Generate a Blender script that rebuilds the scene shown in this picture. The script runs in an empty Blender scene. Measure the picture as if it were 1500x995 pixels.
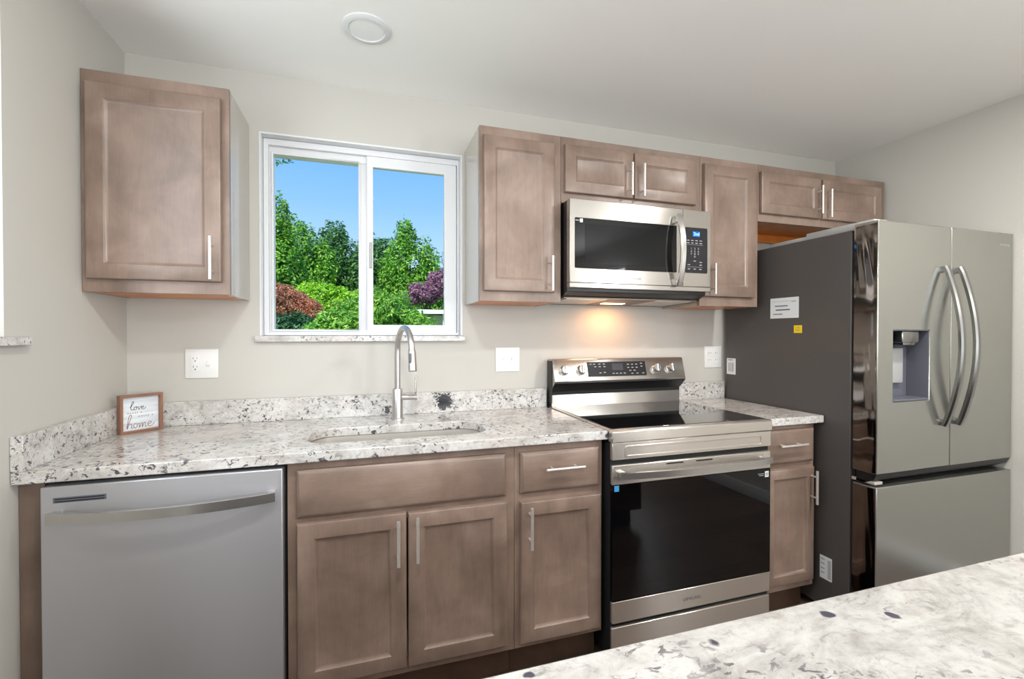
import bpy, bmesh, math, random
from mathutils import Vector, Matrix
S = bpy.context.scene
COL = S.collection
PI = math.pi

# ------------------------------------------------------------------ camera, world, sun, lights, exposure
cam_d = bpy.data.cameras.new('camera'); cam = bpy.data.objects.new('camera', cam_d); COL.objects.link(cam)
cam_d.sensor_width = 36.0; cam_d.lens = 674.67 / 1500 * 36.0; cam_d.clip_start = 0.02; cam_d.clip_end = 400
cam.location = (0.8948, -2.1945, 1.2701)
cam.rotation_euler = (PI / 2 - 0.0102, 0, -0.3093)
S.camera = cam
S.view_settings.view_transform = 'Standard'; S.view_settings.look = 'None'
S.view_settings.gamma = 1.0; S.view_settings.use_curve_mapping = False
S.view_settings.exposure = 0.16

world = bpy.data.worlds.new('sky'); S.world = world; world.use_nodes = True
wn = world.node_tree; wn.nodes.clear()
w_out = wn.nodes.new('ShaderNodeOutputWorld'); w_bg = wn.nodes.new('ShaderNodeBackground')
w_tc = wn.nodes.new('ShaderNodeTexCoord'); w_sep = wn.nodes.new('ShaderNodeSeparateXYZ'); w_r = wn.nodes.new('ShaderNodeValToRGB')
wn.links.new(w_tc.outputs['Generated'], w_sep.inputs[0]); wn.links.new(w_sep.outputs['Z'], w_r.inputs[0])
wn.links.new(w_r.outputs[0], w_bg.inputs[0]); wn.links.new(w_bg.outputs[0], w_out.inputs[0])
e = w_r.color_ramp.elements
e[0].position = 0.0; e[0].color = (0.72, 0.88, 1.0, 1)
e[1].position = 1.0; e[1].color = (0.05, 0.20, 0.75, 1)
for p_, c_ in ((0.16, (0.46, 0.72, 1.0, 1)), (0.26, (0.28, 0.57, 1.0, 1)), (0.40, (0.14, 0.43, 1.0, 1))):
    q = e.new(p_); q.color = c_
w_bg.inputs[1].default_value = 1.0

def lamp(name, kind, loc, rot, energy, color=(1, 1, 1), **k):
    d = bpy.data.lights.new(name, kind); d.energy = energy; d.color = color
    for a, b in k.items(): setattr(d, a, b)
    o = bpy.data.objects.new(name, d); COL.objects.link(o); o.location = loc; o.rotation_euler = rot
    return o
lamp('sun', 'SUN', (0, -10, 20), (math.radians(42), 0, math.radians(-28)), 5.6, (1, 0.96, 0.88), angle=0.01)
# daylight through the side windows; the rear lamp is added, unseen fill
lamp('window_daylight_right', 'AREA', (3.83, -3.7, 1.45), (0, PI / 2, 0), 66, (0.95, 0.98, 1), shape='RECTANGLE', size=1.3, size_y=0.9)
lamp('added_fill_rear', 'AREA', (1.6, -5.18, 1.4), (PI / 2 + .65, 0, 0), 66, (0.96, 0.98, 1), shape='RECTANGLE', size=2.4, size_y=1.4)
lamp('window_daylight_left', 'AREA', (-0.10, -1.35, 1.70), (0, -PI / 2, 0), 14, (0.93, 0.97, 1), shape='RECTANGLE', size=0.8, size_y=1.2)
CEIL = [(0.95, -1.62), (2.90, -1.62), (1.3, -3.6), (2.9, -3.6)]     # recessed lights that are on; the last two are added, unseen fill
CEIL_W = [14.0, 21.0, 14.0, 16.0]

# ------------------------------------------------------------------ material helpers
def rgb(r, g, b):
    f = lambda c: (c / 255 / 12.92) if c / 255 <= 0.04045 else ((c / 255 + 0.055) / 1.055) ** 2.4
    return (f(r), f(g), f(b), 1)
class NT:
    def __init__(s, name):
        s.m = bpy.data.materials.new(name); s.m.use_nodes = True; s.t = s.m.node_tree; s.t.nodes.clear()
        s.out = s.n('ShaderNodeOutputMaterial'); s.b = s.n('ShaderNodeBsdfPrincipled'); s.l(s.b.outputs[0], s.out.inputs[0])
    def n(s, k, **a):
        x = s.t.nodes.new(k)
        for i, j in a.items(): setattr(x, i, j)
        return x
    def l(s, a, b): s.t.links.new(a, b)
    def set(s, **k):
        for a, v in k.items(): s.b.inputs[a.replace('_', ' ')].default_value = v
        return s
    def coord(s, scale=(1, 1, 1), rnd=False, loc=(0, 0, 0), rot=(0, 0, 0)):
        tc = s.n('ShaderNodeTexCoord'); mp = s.n('ShaderNodeMapping'); mp.inputs['Scale'].default_value = scale
        mp.inputs['Location'].default_value = loc; mp.inputs['Rotation'].default_value = rot
        src = tc.outputs['Object']
        if rnd:
            oi = s.n('ShaderNodeObjectInfo'); ml = s.n('ShaderNodeMath', operation='MULTIPLY'); ml.inputs[1].default_value = 17.0
            s.l(oi.outputs['Random'], ml.inputs[0]); ad = s.n('ShaderNodeVectorMath', operation='ADD')
            s.l(src, ad.inputs[0]); s.l(ml.outputs[0], ad.inputs[1]); src = ad.outputs[0]
        s.l(src, mp.inputs[0]); return mp.outputs[0]
    def noise(s, co, scale, detail=4, rough=.5, dist=0):
        x = s.n('ShaderNodeTexNoise'); x.inputs['Scale'].default_value = scale; x.inputs['Detail'].default_value = detail
        x.inputs['Roughness'].default_value = rough; x.inputs['Distortion'].default_value = dist
        s.l(co, x.inputs['Vector']); return x.outputs['Fac']
    def ramp(s, fac, stops):
        x = s.n('ShaderNodeValToRGB'); el = x.color_ramp.elements
        el[0].position, el[0].color = stops[0]; el[1].position, el[1].color = stops[-1]
        for p, c in stops[1:-1]:
            q = el.new(p); q.color = c
        s.l(fac, x.inputs[0]); return x.outputs[0]
    def mix(s, fac, a, b, mode='MIX'):
        x = s.n('ShaderNodeMix', data_type='RGBA', blend_type=mode)
        for v, i in ((fac, 0), (a, 6), (b, 7)):
            if hasattr(v, 'links'): s.l(v, x.inputs[i])
            else: x.inputs[i].default_value = v
        return x.outputs[2]
    def bump(s, h, strength, dist=0.01):
        x = s.n('ShaderNodeBump'); x.inputs['Strength'].default_value = strength; x.inputs['Distance'].default_value = dist
        s.l(h, x.inputs['Height']); s.l(x.outputs[0], s.b.inputs['Normal'])
BW = lambda v: (v, v, v, 1)

def plain(name, col, rough=.5, metal=0, coat=0, emis=None, es=0, spec=.5):
    t = NT(name).set(Base_Color=col, Roughness=rough, Metallic=metal, Coat_Weight=coat)
    t.b.inputs['Specular IOR Level'].default_value = spec
    if emis: t.set(Emission_Color=emis, Emission_Strength=es)
    return t.m
def paint(name, col, bump=.06):
    t = NT(name).set(Base_Color=col, Roughness=.75)
    c = t.coord(); t.bump(t.noise(c, 220, 3), bump, .001); return t.m
def wood(name, c1, c2, c3, horiz=False, rough=.36):
    t = NT(name)
    sc = (1.2, 9, 9) if horiz else (9, 9, 1.2)
    co = t.coord(sc, rnd=True); co2 = t.coord((1, 1, 1), rnd=True)
    g = t.noise(co, 3.0, 8, .62, .7)
    blot = t.noise(co2, 5.5, 4, .55, .4)
    base = t.ramp(blot, [(.32, c1), (.52, c2), (.70, c3)])
    gr = t.ramp(g, [(.30, BW(.90)), (.55, BW(1.0)), (.72, BW(1.04))])
    col = t.mix(1.0, base, gr, 'MULTIPLY')
    fine = t.noise(t.coord((2, 60, 60) if horiz else (60, 60, 2), rnd=True), 8, 3)
    col = t.mix(1.0, col, t.ramp(fine, [(.35, BW(.93)), (.6, BW(1.02))]), 'MULTIPLY')
    oi = t.n('ShaderNodeObjectInfo'); hs = t.n('ShaderNodeHueSaturation'); mr = t.n('ShaderNodeMapRange')
    mr.inputs['To Min'].default_value = .93; mr.inputs['To Max'].default_value = 1.07
    t.l(oi.outputs['Random'], mr.inputs[0]); t.l(mr.outputs[0], hs.inputs['Value']); t.l(col, hs.inputs['Color'])
    t.l(hs.outputs[0], t.b.inputs['Base Color']); t.set(Roughness=rough, Coat_Weight=.15, Coat_Roughness=.25)
    t.bump(fine, .05, .001); return t.m
def steel(name, col, rough=.24, aniso=.75, rot=0.25, horiz=True, metal=.86):
    t = NT(name).set(Base_Color=col, Metallic=metal, Roughness=rough, Anisotropic=aniso, Anisotropic_Rotation=rot)
    tg = t.n('ShaderNodeTangent', direction_type='RADIAL', axis='Z'); t.l(tg.outputs[0], t.b.inputs['Tangent'])
    co = t.coord((1, 1, 50) if horiz else (160, 160, 1))
    n = t.noise(co, 6, 4); mr = t.n('ShaderNodeMapRange'); mr.inputs['To Min'].default_value = rough * .97; mr.inputs['To Max'].default_value = rough * 1.03
    t.l(n, mr.inputs[0]); t.l(mr.outputs[0], t.b.inputs['Roughness'])
    return t.m
def granite(name, seed=0, blobs=(), scale=1.0, streak=1.9, cry=.10, rotz=0.35, spot=0.0, vein=.7, tone=1.0, spotc=rgb(82, 77, 80), flat=False):
    t = NT(name)
    L = (seed * 3.1, seed * 1.7, seed * 5.3)
    co = t.coord((1, streak, 1.25), loc=L, rot=(0, 0, rotz)); iso = t.coord((1, 1, 1), loc=L)
    cloud = t.noise(co, 7.5 * scale, 8, .66, 1.2)
    base = t.ramp(cloud, [(.28, rgb(150, 146, 142)), (.42, rgb(188, 185, 180)), (.54, rgb(208, 206, 202)), (.75, rgb(222, 221, 218))])
    fine = t.noise(iso, 75 * scale, 4, .7)
    base = t.mix(1.0, base, t.ramp(fine, [(.30, BW(.80)), (.45, BW(.97)), (.6, BW(1.02))]), 'MULTIPLY')
    # grey-brown veins
    vn = t.noise(co, 24 * scale, 7, .74, 1.5)
    vm = t.ramp(vn, [(.55, BW(0)), (.72, BW(vein))])
    base = t.mix(vm, base, rgb(122, 114, 110))
    # soft rose tint
    tint = t.ramp(t.noise(iso, 4 * scale, 3), [(.52, BW(0)), (.75, BW(.35))])
    base = t.mix(tint, base, rgb(196, 178, 170))
    # black specks, grouped
    grp = t.noise(co, 6 * scale, 3, .5)
    spk = t.noise(co, 58 * scale, 3, .66, .7)
    sm = t.n('ShaderNodeMath', operation='MULTIPLY'); t.l(t.ramp(grp, [(.40 - spot, BW(0)), (.56 - spot, BW(1))]), sm.inputs[0]); t.l(t.ramp(spk, [(.56, BW(0)), (.62, BW(1))]), sm.inputs[1])
    base = t.mix(sm.outputs[0], base, spotc)
    # round dark blue-violet crystals
    vo = t.n('ShaderNodeTexVoronoi'); vo.inputs['Scale'].default_value = 11 * scale; vo.inputs['Randomness'].default_value = 1
    if flat: vo.voronoi_dimensions = '2D'; vo.inputs['Scale'].default_value = 12.5
    dist = t.n('ShaderNodeVectorMath', operation='ADD'); t.l(iso, dist.inputs[0])
    nz = t.n('ShaderNodeTexNoise'); nz.inputs['Scale'].default_value = 40; t.l(iso, nz.inputs['Vector'])
    sc = t.n('ShaderNodeVectorMath', operation='SCALE'); sc.inputs['Scale'].default_value = .022; t.l(nz.outputs['Color'], sc.inputs[0]); t.l(sc.outputs[0], dist.inputs[1])
    t.l(dist.outputs[0], vo.inputs['Vector'])
    sc_ = t.n('ShaderNodeSeparateColor'); t.l(vo.outputs['Color'], sc_.inputs[0])
    rad = t.n('ShaderNodeMapRange'); rad.inputs['From Min'].default_value = .45 if flat else .0; rad.inputs['From Max'].default_value = 1; rad.inputs['To Min'].default_value = 0; rad.inputs['To Max'].default_value = cry
    t.l(sc_.outputs[0], rad.inputs[0]); df = t.n('ShaderNodeMath', operation='SUBTRACT'); t.l(rad.outputs[0], df.inputs[0]); t.l(vo.outputs['Distance'], df.inputs[1])
    vmk = t.ramp(df.outputs[0], [(0, BW(0)), (.035, BW(.92))])
    base = t.mix(vmk, base, rgb(56, 54, 74))
    for (bx, by, bz, rx, rz) in blobs:
        tc = t.coord((1 / rx, 1 / rx, 1 / rz), loc=(-bx / rx, -by / rx, -bz / rz))
        ln = t.n('ShaderNodeVectorMath', operation='LENGTH'); t.l(tc, ln.inputs[0])
        ad = t.n('ShaderNodeMath', operation='SUBTRACT'); t.l(ln.outputs['Value'], ad.inputs[0])
        m2 = t.n('ShaderNodeMath', operation='MULTIPLY'); m2.inputs[1].default_value = 2.6; t.l(t.noise(t.coord(), 55, 4, .7, 1), m2.inputs[0]); t.l(m2.outputs[0], ad.inputs[1])
        base = t.mix(t.ramp(ad.outputs[0], [(-.0, rgb(255, 255, 255)), (.001, BW(0))]) if False else t.ramp(t_neg(t, ad.outputs[0]), [(.42, BW(0)), (.55, BW(1))]), base, rgb(42, 40, 44))
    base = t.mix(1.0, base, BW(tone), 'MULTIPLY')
    t.l(base, t.b.inputs['Base Color']); t.set(Roughness=.16, Coat_Weight=.1, Coat_Roughness=.05)
    return t.m
def t_neg(t, v):
    m = t.n('ShaderNodeMath', operation='SUBTRACT'); m.inputs[0].default_value = 0.0; t.l(v, m.inputs[1]); return m.outputs[0]
def leafmat(name, cols, trans=.35):
    t = NT(name); g = t.n('ShaderNodeNewGeometry'); c = t.ramp(g.outputs['Random Per Island'], cols)
    big = t.noise(t.coord(), 1.1, 3); c = t.mix(1.0, c, t.ramp(big, [(.3, BW(.75)), (.65, BW(1.2))]), 'MULTIPLY')
    t.l(c, t.b.inputs['Base Color']); t.set(Roughness=.45)
    tr = t.n('ShaderNodeBsdfTranslucent'); t.l(c, tr.inputs[0]); mx = t.n('ShaderNodeMixShader'); mx.inputs[0].default_value = trans
    t.l(t.b.outputs[0], mx.inputs[1]); t.l(tr.outputs[0], mx.inputs[2]); t.l(mx.outputs[0], t.out.inputs[0]); return t.m

M = {}
M['wall'] = paint('wall_paint', rgb(195, 192, 185)); M['ceiling'] = paint('ceiling_paint', rgb(245, 244, 241)); M['white_trim'] = plain('white_trim', rgb(222, 223, 225), .35)
W1, W2, W3 = rgb(121, 102, 90), rgb(139, 118, 105), rgb(155, 134, 121)
M['wood'] = wood('maple_stain_vertical', W1, W2, W3); M['wood_h'] = wood('maple_stain_horizontal', W1, W2, W3, horiz=True)
M['wood_filler'] = wood('maple_filler_shaded', rgb(100, 82, 70), rgb(112, 93, 81), rgb(122, 103, 90))  # cabinet stain darkened; shade of the counter overhang is in the colour
M['side'] = plain('side_laminate_with_glare', rgb(176, 168, 158), .22, coat=.5)  # lighter than the door stain; grazing glare is put into the colour
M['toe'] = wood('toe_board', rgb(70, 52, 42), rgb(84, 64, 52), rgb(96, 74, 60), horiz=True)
M['raw'] = wood('raw_maple', rgb(205, 112, 36), rgb(222, 130, 48), rgb(232, 144, 60), horiz=True)
M['steel'] = steel('brushed_steel', rgb(186, 181, 175), .22); M['steel_dw'] = steel('dishwasher_steel', rgb(194, 194, 198), .40, metal=.74); M['steel_fb'] = steel('range_front_steel', rgb(212, 205, 196), .22, metal=.80)
M['steel_fr'] = steel('fridge_steel', rgb(172, 172, 166), .20, .5)
M['steel_sink'] = plain('sink_steel', rgb(222, 218, 212), .28, .8)
M['nickel'] = plain('brushed_nickel', rgb(222, 216, 209), .32, .6); M['bar'] = plain('appliance_handle_steel', rgb(196, 194, 190), .25, .9)
M['dark_nickel'] = plain('dark_nickel', rgb(150, 150, 148), .24, 1.0)
M['chrome'] = plain('bright_metal', rgb(225, 225, 225), .12, 1.0)
M['faucet'] = plain('faucet_steel', rgb(196, 193, 190), .30, .9)
M['black'] = plain('black_plastic', rgb(18, 18, 20), .35); M['gap'] = plain('matte_black', rgb(12, 12, 14), .7)
M['glass_black'] = plain('black_glass', rgb(7, 7, 9), .035, spec=.5); M['cooktop'] = plain('ceramic_glass', rgb(16, 16, 18), .04, coat=1.0)
M['mesh_win'] = plain('dark_screen', rgb(20, 21, 23), .10, spec=.3); M['fridge_side'] = plain('fridge_side_paint', rgb(80, 76, 74), .42)
M['panel_black'] = plain('control_panel_black', rgb(30, 30, 34), .2); M['white_pl'] = plain('white_plastic', rgb(232, 232, 230), .3)
M['paper'] = plain('paper', rgb(225, 227, 228), .6); M['ink'] = plain('ink', rgb(90, 92, 96), .6); M['inkblack'] = plain('black_ink', rgb(30, 30, 34), .6)
M['print'] = plain('grey_print', rgb(165, 168, 172), .5); M['yellow'] = plain('yellow_sticker', rgb(240, 205, 10), .5)
M['blue'] = plain('blue_sticker', rgb(70, 160, 215), .5); M['logo'] = plain('logo_grey', rgb(110, 108, 106), .4)
M['display'] = plain('blue_display', rgb(10, 30, 90), .3, emis=rgb(20, 90, 220), es=1.2); M['digits'] = plain('lit_digits', rgb(120, 220, 255), .3, emis=rgb(120, 220, 255), es=1.6)
M['grey_pl'] = plain('grey_plastic', rgb(98, 100, 110), .35); M['hinge'] = plain('hinge_cover_grey', rgb(168, 168, 166), .5)
M['filter'] = plain('grease_filter', rgb(205, 198, 190), .35, .6); M['greymetal'] = plain('grey_metal', rgb(120, 108, 100), .4, .8)
M['lampglow'] = plain('warm_lamp', rgb(255, 220, 170), .5, emis=rgb(255, 205, 140), es=8)
M['diffuser'] = plain('diffuser_white', rgb(238, 238, 238), .5); M['diff_on'] = plain('diffuser_lit', rgb(255, 255, 255), .5, emis=(1, .96, .9, 1), es=3)
M['signwood'] = wood('sign_frame_wood', rgb(120, 82, 62), rgb(142, 98, 76), rgb(156, 112, 88)); M['signpanel'] = None
t = NT('sign_panel'); c = t.noise(t.coord((3, 3, 30)), 2, 4); t.l(t.ramp(c, [(.35, rgb(196, 203, 210)), (.6, rgb(228, 232, 235))]), t.b.inputs['Base Color']); M['signpanel'] = t.m
M['browninkk'] = plain('brown_ink', rgb(120, 78, 64), .6)
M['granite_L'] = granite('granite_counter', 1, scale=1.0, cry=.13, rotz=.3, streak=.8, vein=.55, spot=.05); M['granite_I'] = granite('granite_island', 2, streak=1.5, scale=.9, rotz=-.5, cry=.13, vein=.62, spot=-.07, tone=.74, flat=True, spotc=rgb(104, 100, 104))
M['granite_S'] = granite('granite_backsplash', 3, blobs=[(.352, -.0145, .055, .046, .044), (.344, -.0145, .025, .02, .02), (.092, -.0145, .024, .018, .022)], scale=1.25, streak=1.2, spot=.06, cry=.08)
M['granite_sill'] = granite('granite_sill', 5, scale=1.2)
# film on the side of the fridge doors
t = NT('protective_film').set(Base_Color=rgb(120, 112, 106), Metallic=1.0, Roughness=.07); t.bump(t.noise(t.coord((1, 4, .7)), 2.2, 2, .4, .5), .35, .02); M['film'] = t.m
# floor
t = NT('dark_plank_floor'); co = t.coord((1, 1, 1))
br = t.n('ShaderNodeTexBrick'); br.inputs['Scale'].default_value = 1; br.inputs['Brick Width'].default_value = 1.2; br.inputs['Row Height'].default_value = .18
br.inputs['Mortar Size'].default_value = .0025; br.offset = .37; br.inputs['Color1'].default_value = rgb(112, 92, 80); br.inputs['Color2'].default_value = rgb(78, 62, 54); br.inputs['Mortar'].default_value = rgb(28, 22, 20)
t.l(co, br.inputs['Vector']); gn = t.noise(t.coord((1.5, 26, 1)), 4, 6, .6, .4)
t.l(t.mix(1.0, br.outputs['Color'], t.ramp(gn, [(.3, BW(.6)), (.7, BW(1.25))]), 'MULTIPLY'), t.b.inputs['Base Color']); t.set(Roughness=.38); M['floor'] = t.m
# window glass
t = NT('window_glass'); gl = t.n('ShaderNodeBsdfGlossy'); gl.inputs['Roughness'].default_value = .01; tp = t.n('ShaderNodeBsdfTransparent'); fr = t.n('ShaderNodeFresnel'); fr.inputs[0].default_value = 1.04
mx = t.n('ShaderNodeMixShader'); t.l(fr.outputs[0], mx.inputs[0]); t.l(tp.outputs[0], mx.inputs[1]); t.l(gl.outputs[0], mx.inputs[2]); t.l(mx.outputs[0], t.out.inputs[0]); M['glass'] = t.m
M['grass'] = leafmat('lawn', [(0, rgb(70, 110, 40)), (1, rgb(90, 135, 50))], 0); M['bark'] = plain('bark', rgb(84, 70, 58), .9)
M['leaf_mid'] = leafmat('leaves_mid', [(0, rgb(66, 122, 36)), (.5, rgb(108, 170, 50)), (1, rgb(164, 212, 78))])
M['leaf_dark'] = leafmat('leaves_dark', [(0, rgb(44, 92, 46)), (.5, rgb(72, 126, 58)), (1, rgb(112, 160, 84))])
M['leaf_deep'] = leafmat('leaves_deep', [(0, rgb(34, 74, 44)), (.5, rgb(52, 100, 54)), (1, rgb(84, 132, 76))])
M['leaf_lime'] = leafmat('leaves_lime', [(0, rgb(92, 152, 26)), (.5, rgb(142, 202, 40)), (1, rgb(190, 226, 70))])
M['leaf_bush'] = leafmat('leaves_bush', [(0, rgb(58, 122, 36)), (.5, rgb(112, 176, 52)), (1, rgb(172, 212, 84))])
M['leaf_red'] = leafmat('leaves_red', [(0, rgb(150, 92, 72)), (.5, rgb(204, 130, 104)), (.8, rgb(214, 158, 120)), (1, rgb(120, 150, 70))])
M['leaf_pur'] = leafmat('leaves_purple', [(0, rgb(100, 68, 90)), (.6, rgb(150, 108, 130)), (1, rgb(184, 146, 164))])
M['house'] = plain('house_siding', rgb(188, 196, 180), .8); M['roofw'] = plain('white_fascia', rgb(232, 236, 238), .6); M['shingle'] = plain('shingle', rgb(150, 146, 140), .9)

# ------------------------------------------------------------------ mesh helpers (all in world coordinates)
def box(bm, x0, x1, y0, y1, z0, z1, bev=0, seg=2):
    b = bmesh.new(); bmesh.ops.create_cube(b, size=1)
    for v in b.verts: v.co = Vector(((x0 + x1) / 2 + v.co.x * (x1 - x0), (y0 + y1) / 2 + v.co.y * (y1 - y0), (z0 + z1) / 2 + v.co.z * (z1 - z0)))
    if bev: bmesh.ops.bevel(b, geom=b.edges[:], offset=bev, segments=seg, affect='EDGES', profile=.5)
    join(bm, b)
def join(bm, b):
    me = bpy.data.meshes.new('t'); b.to_mesh(me); b.free(); bm.from_mesh(me); bpy.data.meshes.remove(me)
def prism(bm, outer, holes, axis, a, b):
    """extrude a flat outline with holes along an axis; outline coordinates are the other two axes in order"""
    def P(u, v, w): return {'x': (w, u, v), 'y': (u, w, v), 'z': (u, v, w)}[axis]
    t = bmesh.new(); es = []
    for lp in [outer] + list(holes):
        vs = [t.verts.new(P(u, v, a)) for u, v in lp]
        es += [t.edges.new((vs[i], vs[(i + 1) % len(vs)])) for i in range(len(vs))]
    r = bmesh.ops.triangle_fill(t, use_beauty=True, use_dissolve=False, edges=es)
    fs = [f for f in t.faces]
    ex = bmesh.ops.extrude_face_region(t, geom=fs)
    d = {'x': Vector((b - a, 0, 0)), 'y': Vector((0, b - a, 0)), 'z': Vector((0, 0, b - a))}[axis]
    bmesh.ops.translate(t, vec=d, verts=[v for v in ex['geom'] if isinstance(v, bmesh.types.BMVert)])
    bmesh.ops.recalc_face_normals(t, faces=t.faces[:]); join(bm, t)
def rect(u0, u1, v0, v1, r=0, n=6):
    if not r: return [(u0, v0), (u1, v0), (u1, v1), (u0, v1)]
    o = []
    for cx, cy, s in ((u1 - r, v0 + r, -90), (u1 - r, v1 - r, 0), (u0 + r, v1 - r, 90), (u0 + r, v0 + r, 180)):
        for i in range(n + 1):
            a = math.radians(s + 90 * i / n); o.append((cx + r * math.cos(a), cy + r * math.sin(a)))
    return o
def tube(bm, pts, r, seg=16, cap=True):
    pts = [Vector(p) for p in pts]; rs = r if isinstance(r, (list, tuple)) else [r] * len(pts)
    up = None; rings = []
    for i, p in enumerate(pts):
        d = (pts[min(i + 1, len(pts) - 1)] - pts[max(i - 1, 0)]).normalized()
        if up is None:
            up = Vector((0, 0, 1)) if abs(d.z) < .9 else Vector((1, 0, 0))
        up = (up - d * up.dot(d)).normalized(); s = d.cross(up)
        rings.append([bm.verts.new(p + (up * math.cos(2 * PI * k / seg) + s * math.sin(2 * PI * k / seg)) * rs[i]) for k in range(seg)])
    for a, b in zip(rings, rings[1:]):
        for k in range(seg): bm.faces.new((a[k], a[(k + 1) % seg], b[(k + 1) % seg], b[k]))
    if cap: bm.faces.new(rings[0][::-1]); bm.faces.new(rings[-1])
def cyl(bm, p0, p1, r, seg=24): tube(bm, [p0, p1], r, seg)
def sweep(bm, pts, prof, side):
    """sweep a closed 2D profile (u along `side`, v along side x direction) through pts"""
    pts = [Vector(p) for p in pts]; side = Vector(side); rings = []
    for i, p in enumerate(pts):
        d = (pts[min(i + 1, len(pts) - 1)] - pts[max(i - 1, 0)]).normalized(); n = d.cross(side).normalized()
        rings.append([bm.verts.new(p + side * u + n * v) for u, v in prof])
    m = len(prof)
    for a, b in zip(rings, rings[1:]):
        for k in range(m): bm.faces.new((a[k], a[(k + 1) % m], b[(k + 1) % m], b[k]))
    bm.faces.new(rings[0][::-1]); bm.faces.new(rings[-1])
def lathe(bm, c, axis, prof, seg=32):
    c = Vector(c); ax = Vector(axis).normalized(); u = ax.orthogonal().normalized(); w = ax.cross(u); rings = []
    for r, h in prof:
        rings.append([bm.verts.new(c + ax * h + (u * math.cos(2 * PI * k / seg) + w * math.sin(2 * PI * k / seg)) * max(r, 1e-5)) for k in range(seg)])
    for a, b in zip(rings, rings[1:]):
        for k in range(seg): bm.faces.new((a[k], a[(k + 1) % seg], b[(k + 1) % seg], b[k]))
    bm.faces.new(rings[0][::-1]); bm.faces.new(rings[-1])

def obj(name, bm, mat, parent=None, bev=0, sharp=32, label=None, fix=True):
    if callable(bm): f = bm; bm = bmesh.new(); f(bm)
    if fix: bmesh.ops.recalc_face_normals(bm, faces=bm.faces[:])
    xs = [v.co for v in bm.verts]
    lo = Vector((min(c.x for c in xs), min(c.y for c in xs), min(c.z for c in xs))); hi = Vector((max(c.x for c in xs), max(c.y for c in xs), max(c.z for c in xs)))
    org = Vector(((lo.x + hi.x) / 2, (lo.y + hi.y) / 2, lo.z))
    bmesh.ops.translate(bm, vec=-org, verts=bm.verts[:])
    me = bpy.data.meshes.new(name); bm.to_mesh(me); bm.free()
    me.polygons.foreach_set('use_smooth', [True] * len(me.polygons)); me.set_sharp_from_angle(angle=math.radians(sharp))
    me.materials.append(M[mat] if isinstance(mat, str) else mat)
    o = bpy.data.objects.new(name, me); COL.objects.link(o)
    if parent is not None:
        o.parent = parent; o.location = org - Vector(world_loc(parent))
    else: o.location = org
    if bev:
        md = o.modifiers.new('bevel', 'BEVEL'); md.width = bev; md.segments = 2; md.limit_method = 'ANGLE'; md.angle_limit = math.radians(40)
    if label: o['label'] = label
    return o
def world_loc(o):
    v = Vector(o.location)
    while o.parent: o = o.parent; v = v + Vector(o.location)
    return v
def tag(o, label=None, cat=None, group=None, kind=None):
    if label: o['label'] = label
    if cat: o['category'] = cat
    if group: o['group'] = group
    if kind: o['kind'] = kind
    return o
def thing(name, loc, label, cat, group=None):
    o = bpy.data.objects.new(name, None); COL.objects.link(o); o.location = loc; o.empty_display_size = .1
    return tag(o, label, cat, group)
def struct(name, bm, mat, parent=None, bev=0):
    o = obj(name, bm, mat, parent, bev)
    if parent is None: o['kind'] = 'structure'
    return o
def B(*boxes):
    bm = bmesh.new()
    for b in boxes: box(bm, *b)
    return bm
def copy_tree(o, parent=None):
    c = o.copy(); COL.objects.link(c)
    if parent is not None: c.parent = parent
    for ch in list(o.children): copy_tree(ch, c)
    return c
def text(name, body, size, loc, mat, parent, facing='-y', align='CENTER', depth=.0003, sx=1.0):
    cu = bpy.data.curves.new(name, 'FONT'); cu.body = body; cu.size = size; cu.extrude = depth; cu.align_x = align; cu.align_y = 'CENTER'
    tmp = bpy.data.objects.new('tmp', cu); COL.objects.link(tmp)
    dg = bpy.context.evaluated_depsgraph_get(); dg.update()
    me = bpy.data.meshes.new_from_object(tmp.evaluated_get(dg)); bpy.data.objects.remove(tmp); bpy.data.curves.remove(cu)
    R = Matrix.Rotation(PI / 2, 4, 'X') if facing == '-y' else facing
    me.transform(R @ Matrix.Diagonal((sx, 1, 1, 1))); me.name = name; me.materials.clear(); me.materials.append(M[mat])
    o = bpy.data.objects.new(name, me); COL.objects.link(o); o.parent = parent
    o.location = Vector(loc) - world_loc(parent); return o

# ------------------------------------------------------------------ room shell
XR, H, YB, T = 3.775, 2.377, -5.2, 0.12
WX0, WX1, WZ0, WZ1 = 0.469, 1.345, 1.267, 2.134
def holed_wall(name, axis, outer, holes, a, b): bm = bmesh.new(); prism(bm, outer, holes, axis, a, b); return struct(name, bm, 'wall')
holed_wall('wall_back', 'y', rect(-T, XR + T, 0, H), [rect(WX0, WX1, WZ0 - .027, WZ1)], 0, T)
holed_wall('wall_left', 'x', rect(YB, 0, 0, H), [rect(-1.95, -.65, 1.24, 2.13)], -T, 0)
holed_wall('wall_right', 'x', rect(YB, 0, 0, H), [rect(-4.15, -3.25, .8, 2.1)], XR, XR + T)
holed_wall('wall_rear', 'y', rect(-T, XR + T, 0, H), [rect(.4, 2.8, .7, 2.1)], YB - T, YB)
struct('floor', B((-T, XR + T, YB - T, T, -.08, 0)), 'floor')
struct('ceiling', B((-.5, XR + .5, YB - .5, .5, H, H + .15)), 'ceiling')
def bb(x0, x1, y0, y1): return B((x0, x1, y0, y1, 0, .095, .004))
struct('baseboard_right', bb(XR - .014, XR, YB + .014, -.9), 'white_trim'); struct('baseboard_rear', bb(0.014, XR - .014, YB, YB + .014), 'white_trim')
struct('baseboard_left', bb(0, .014, YB + .014, -.66), 'white_trim')

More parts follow.
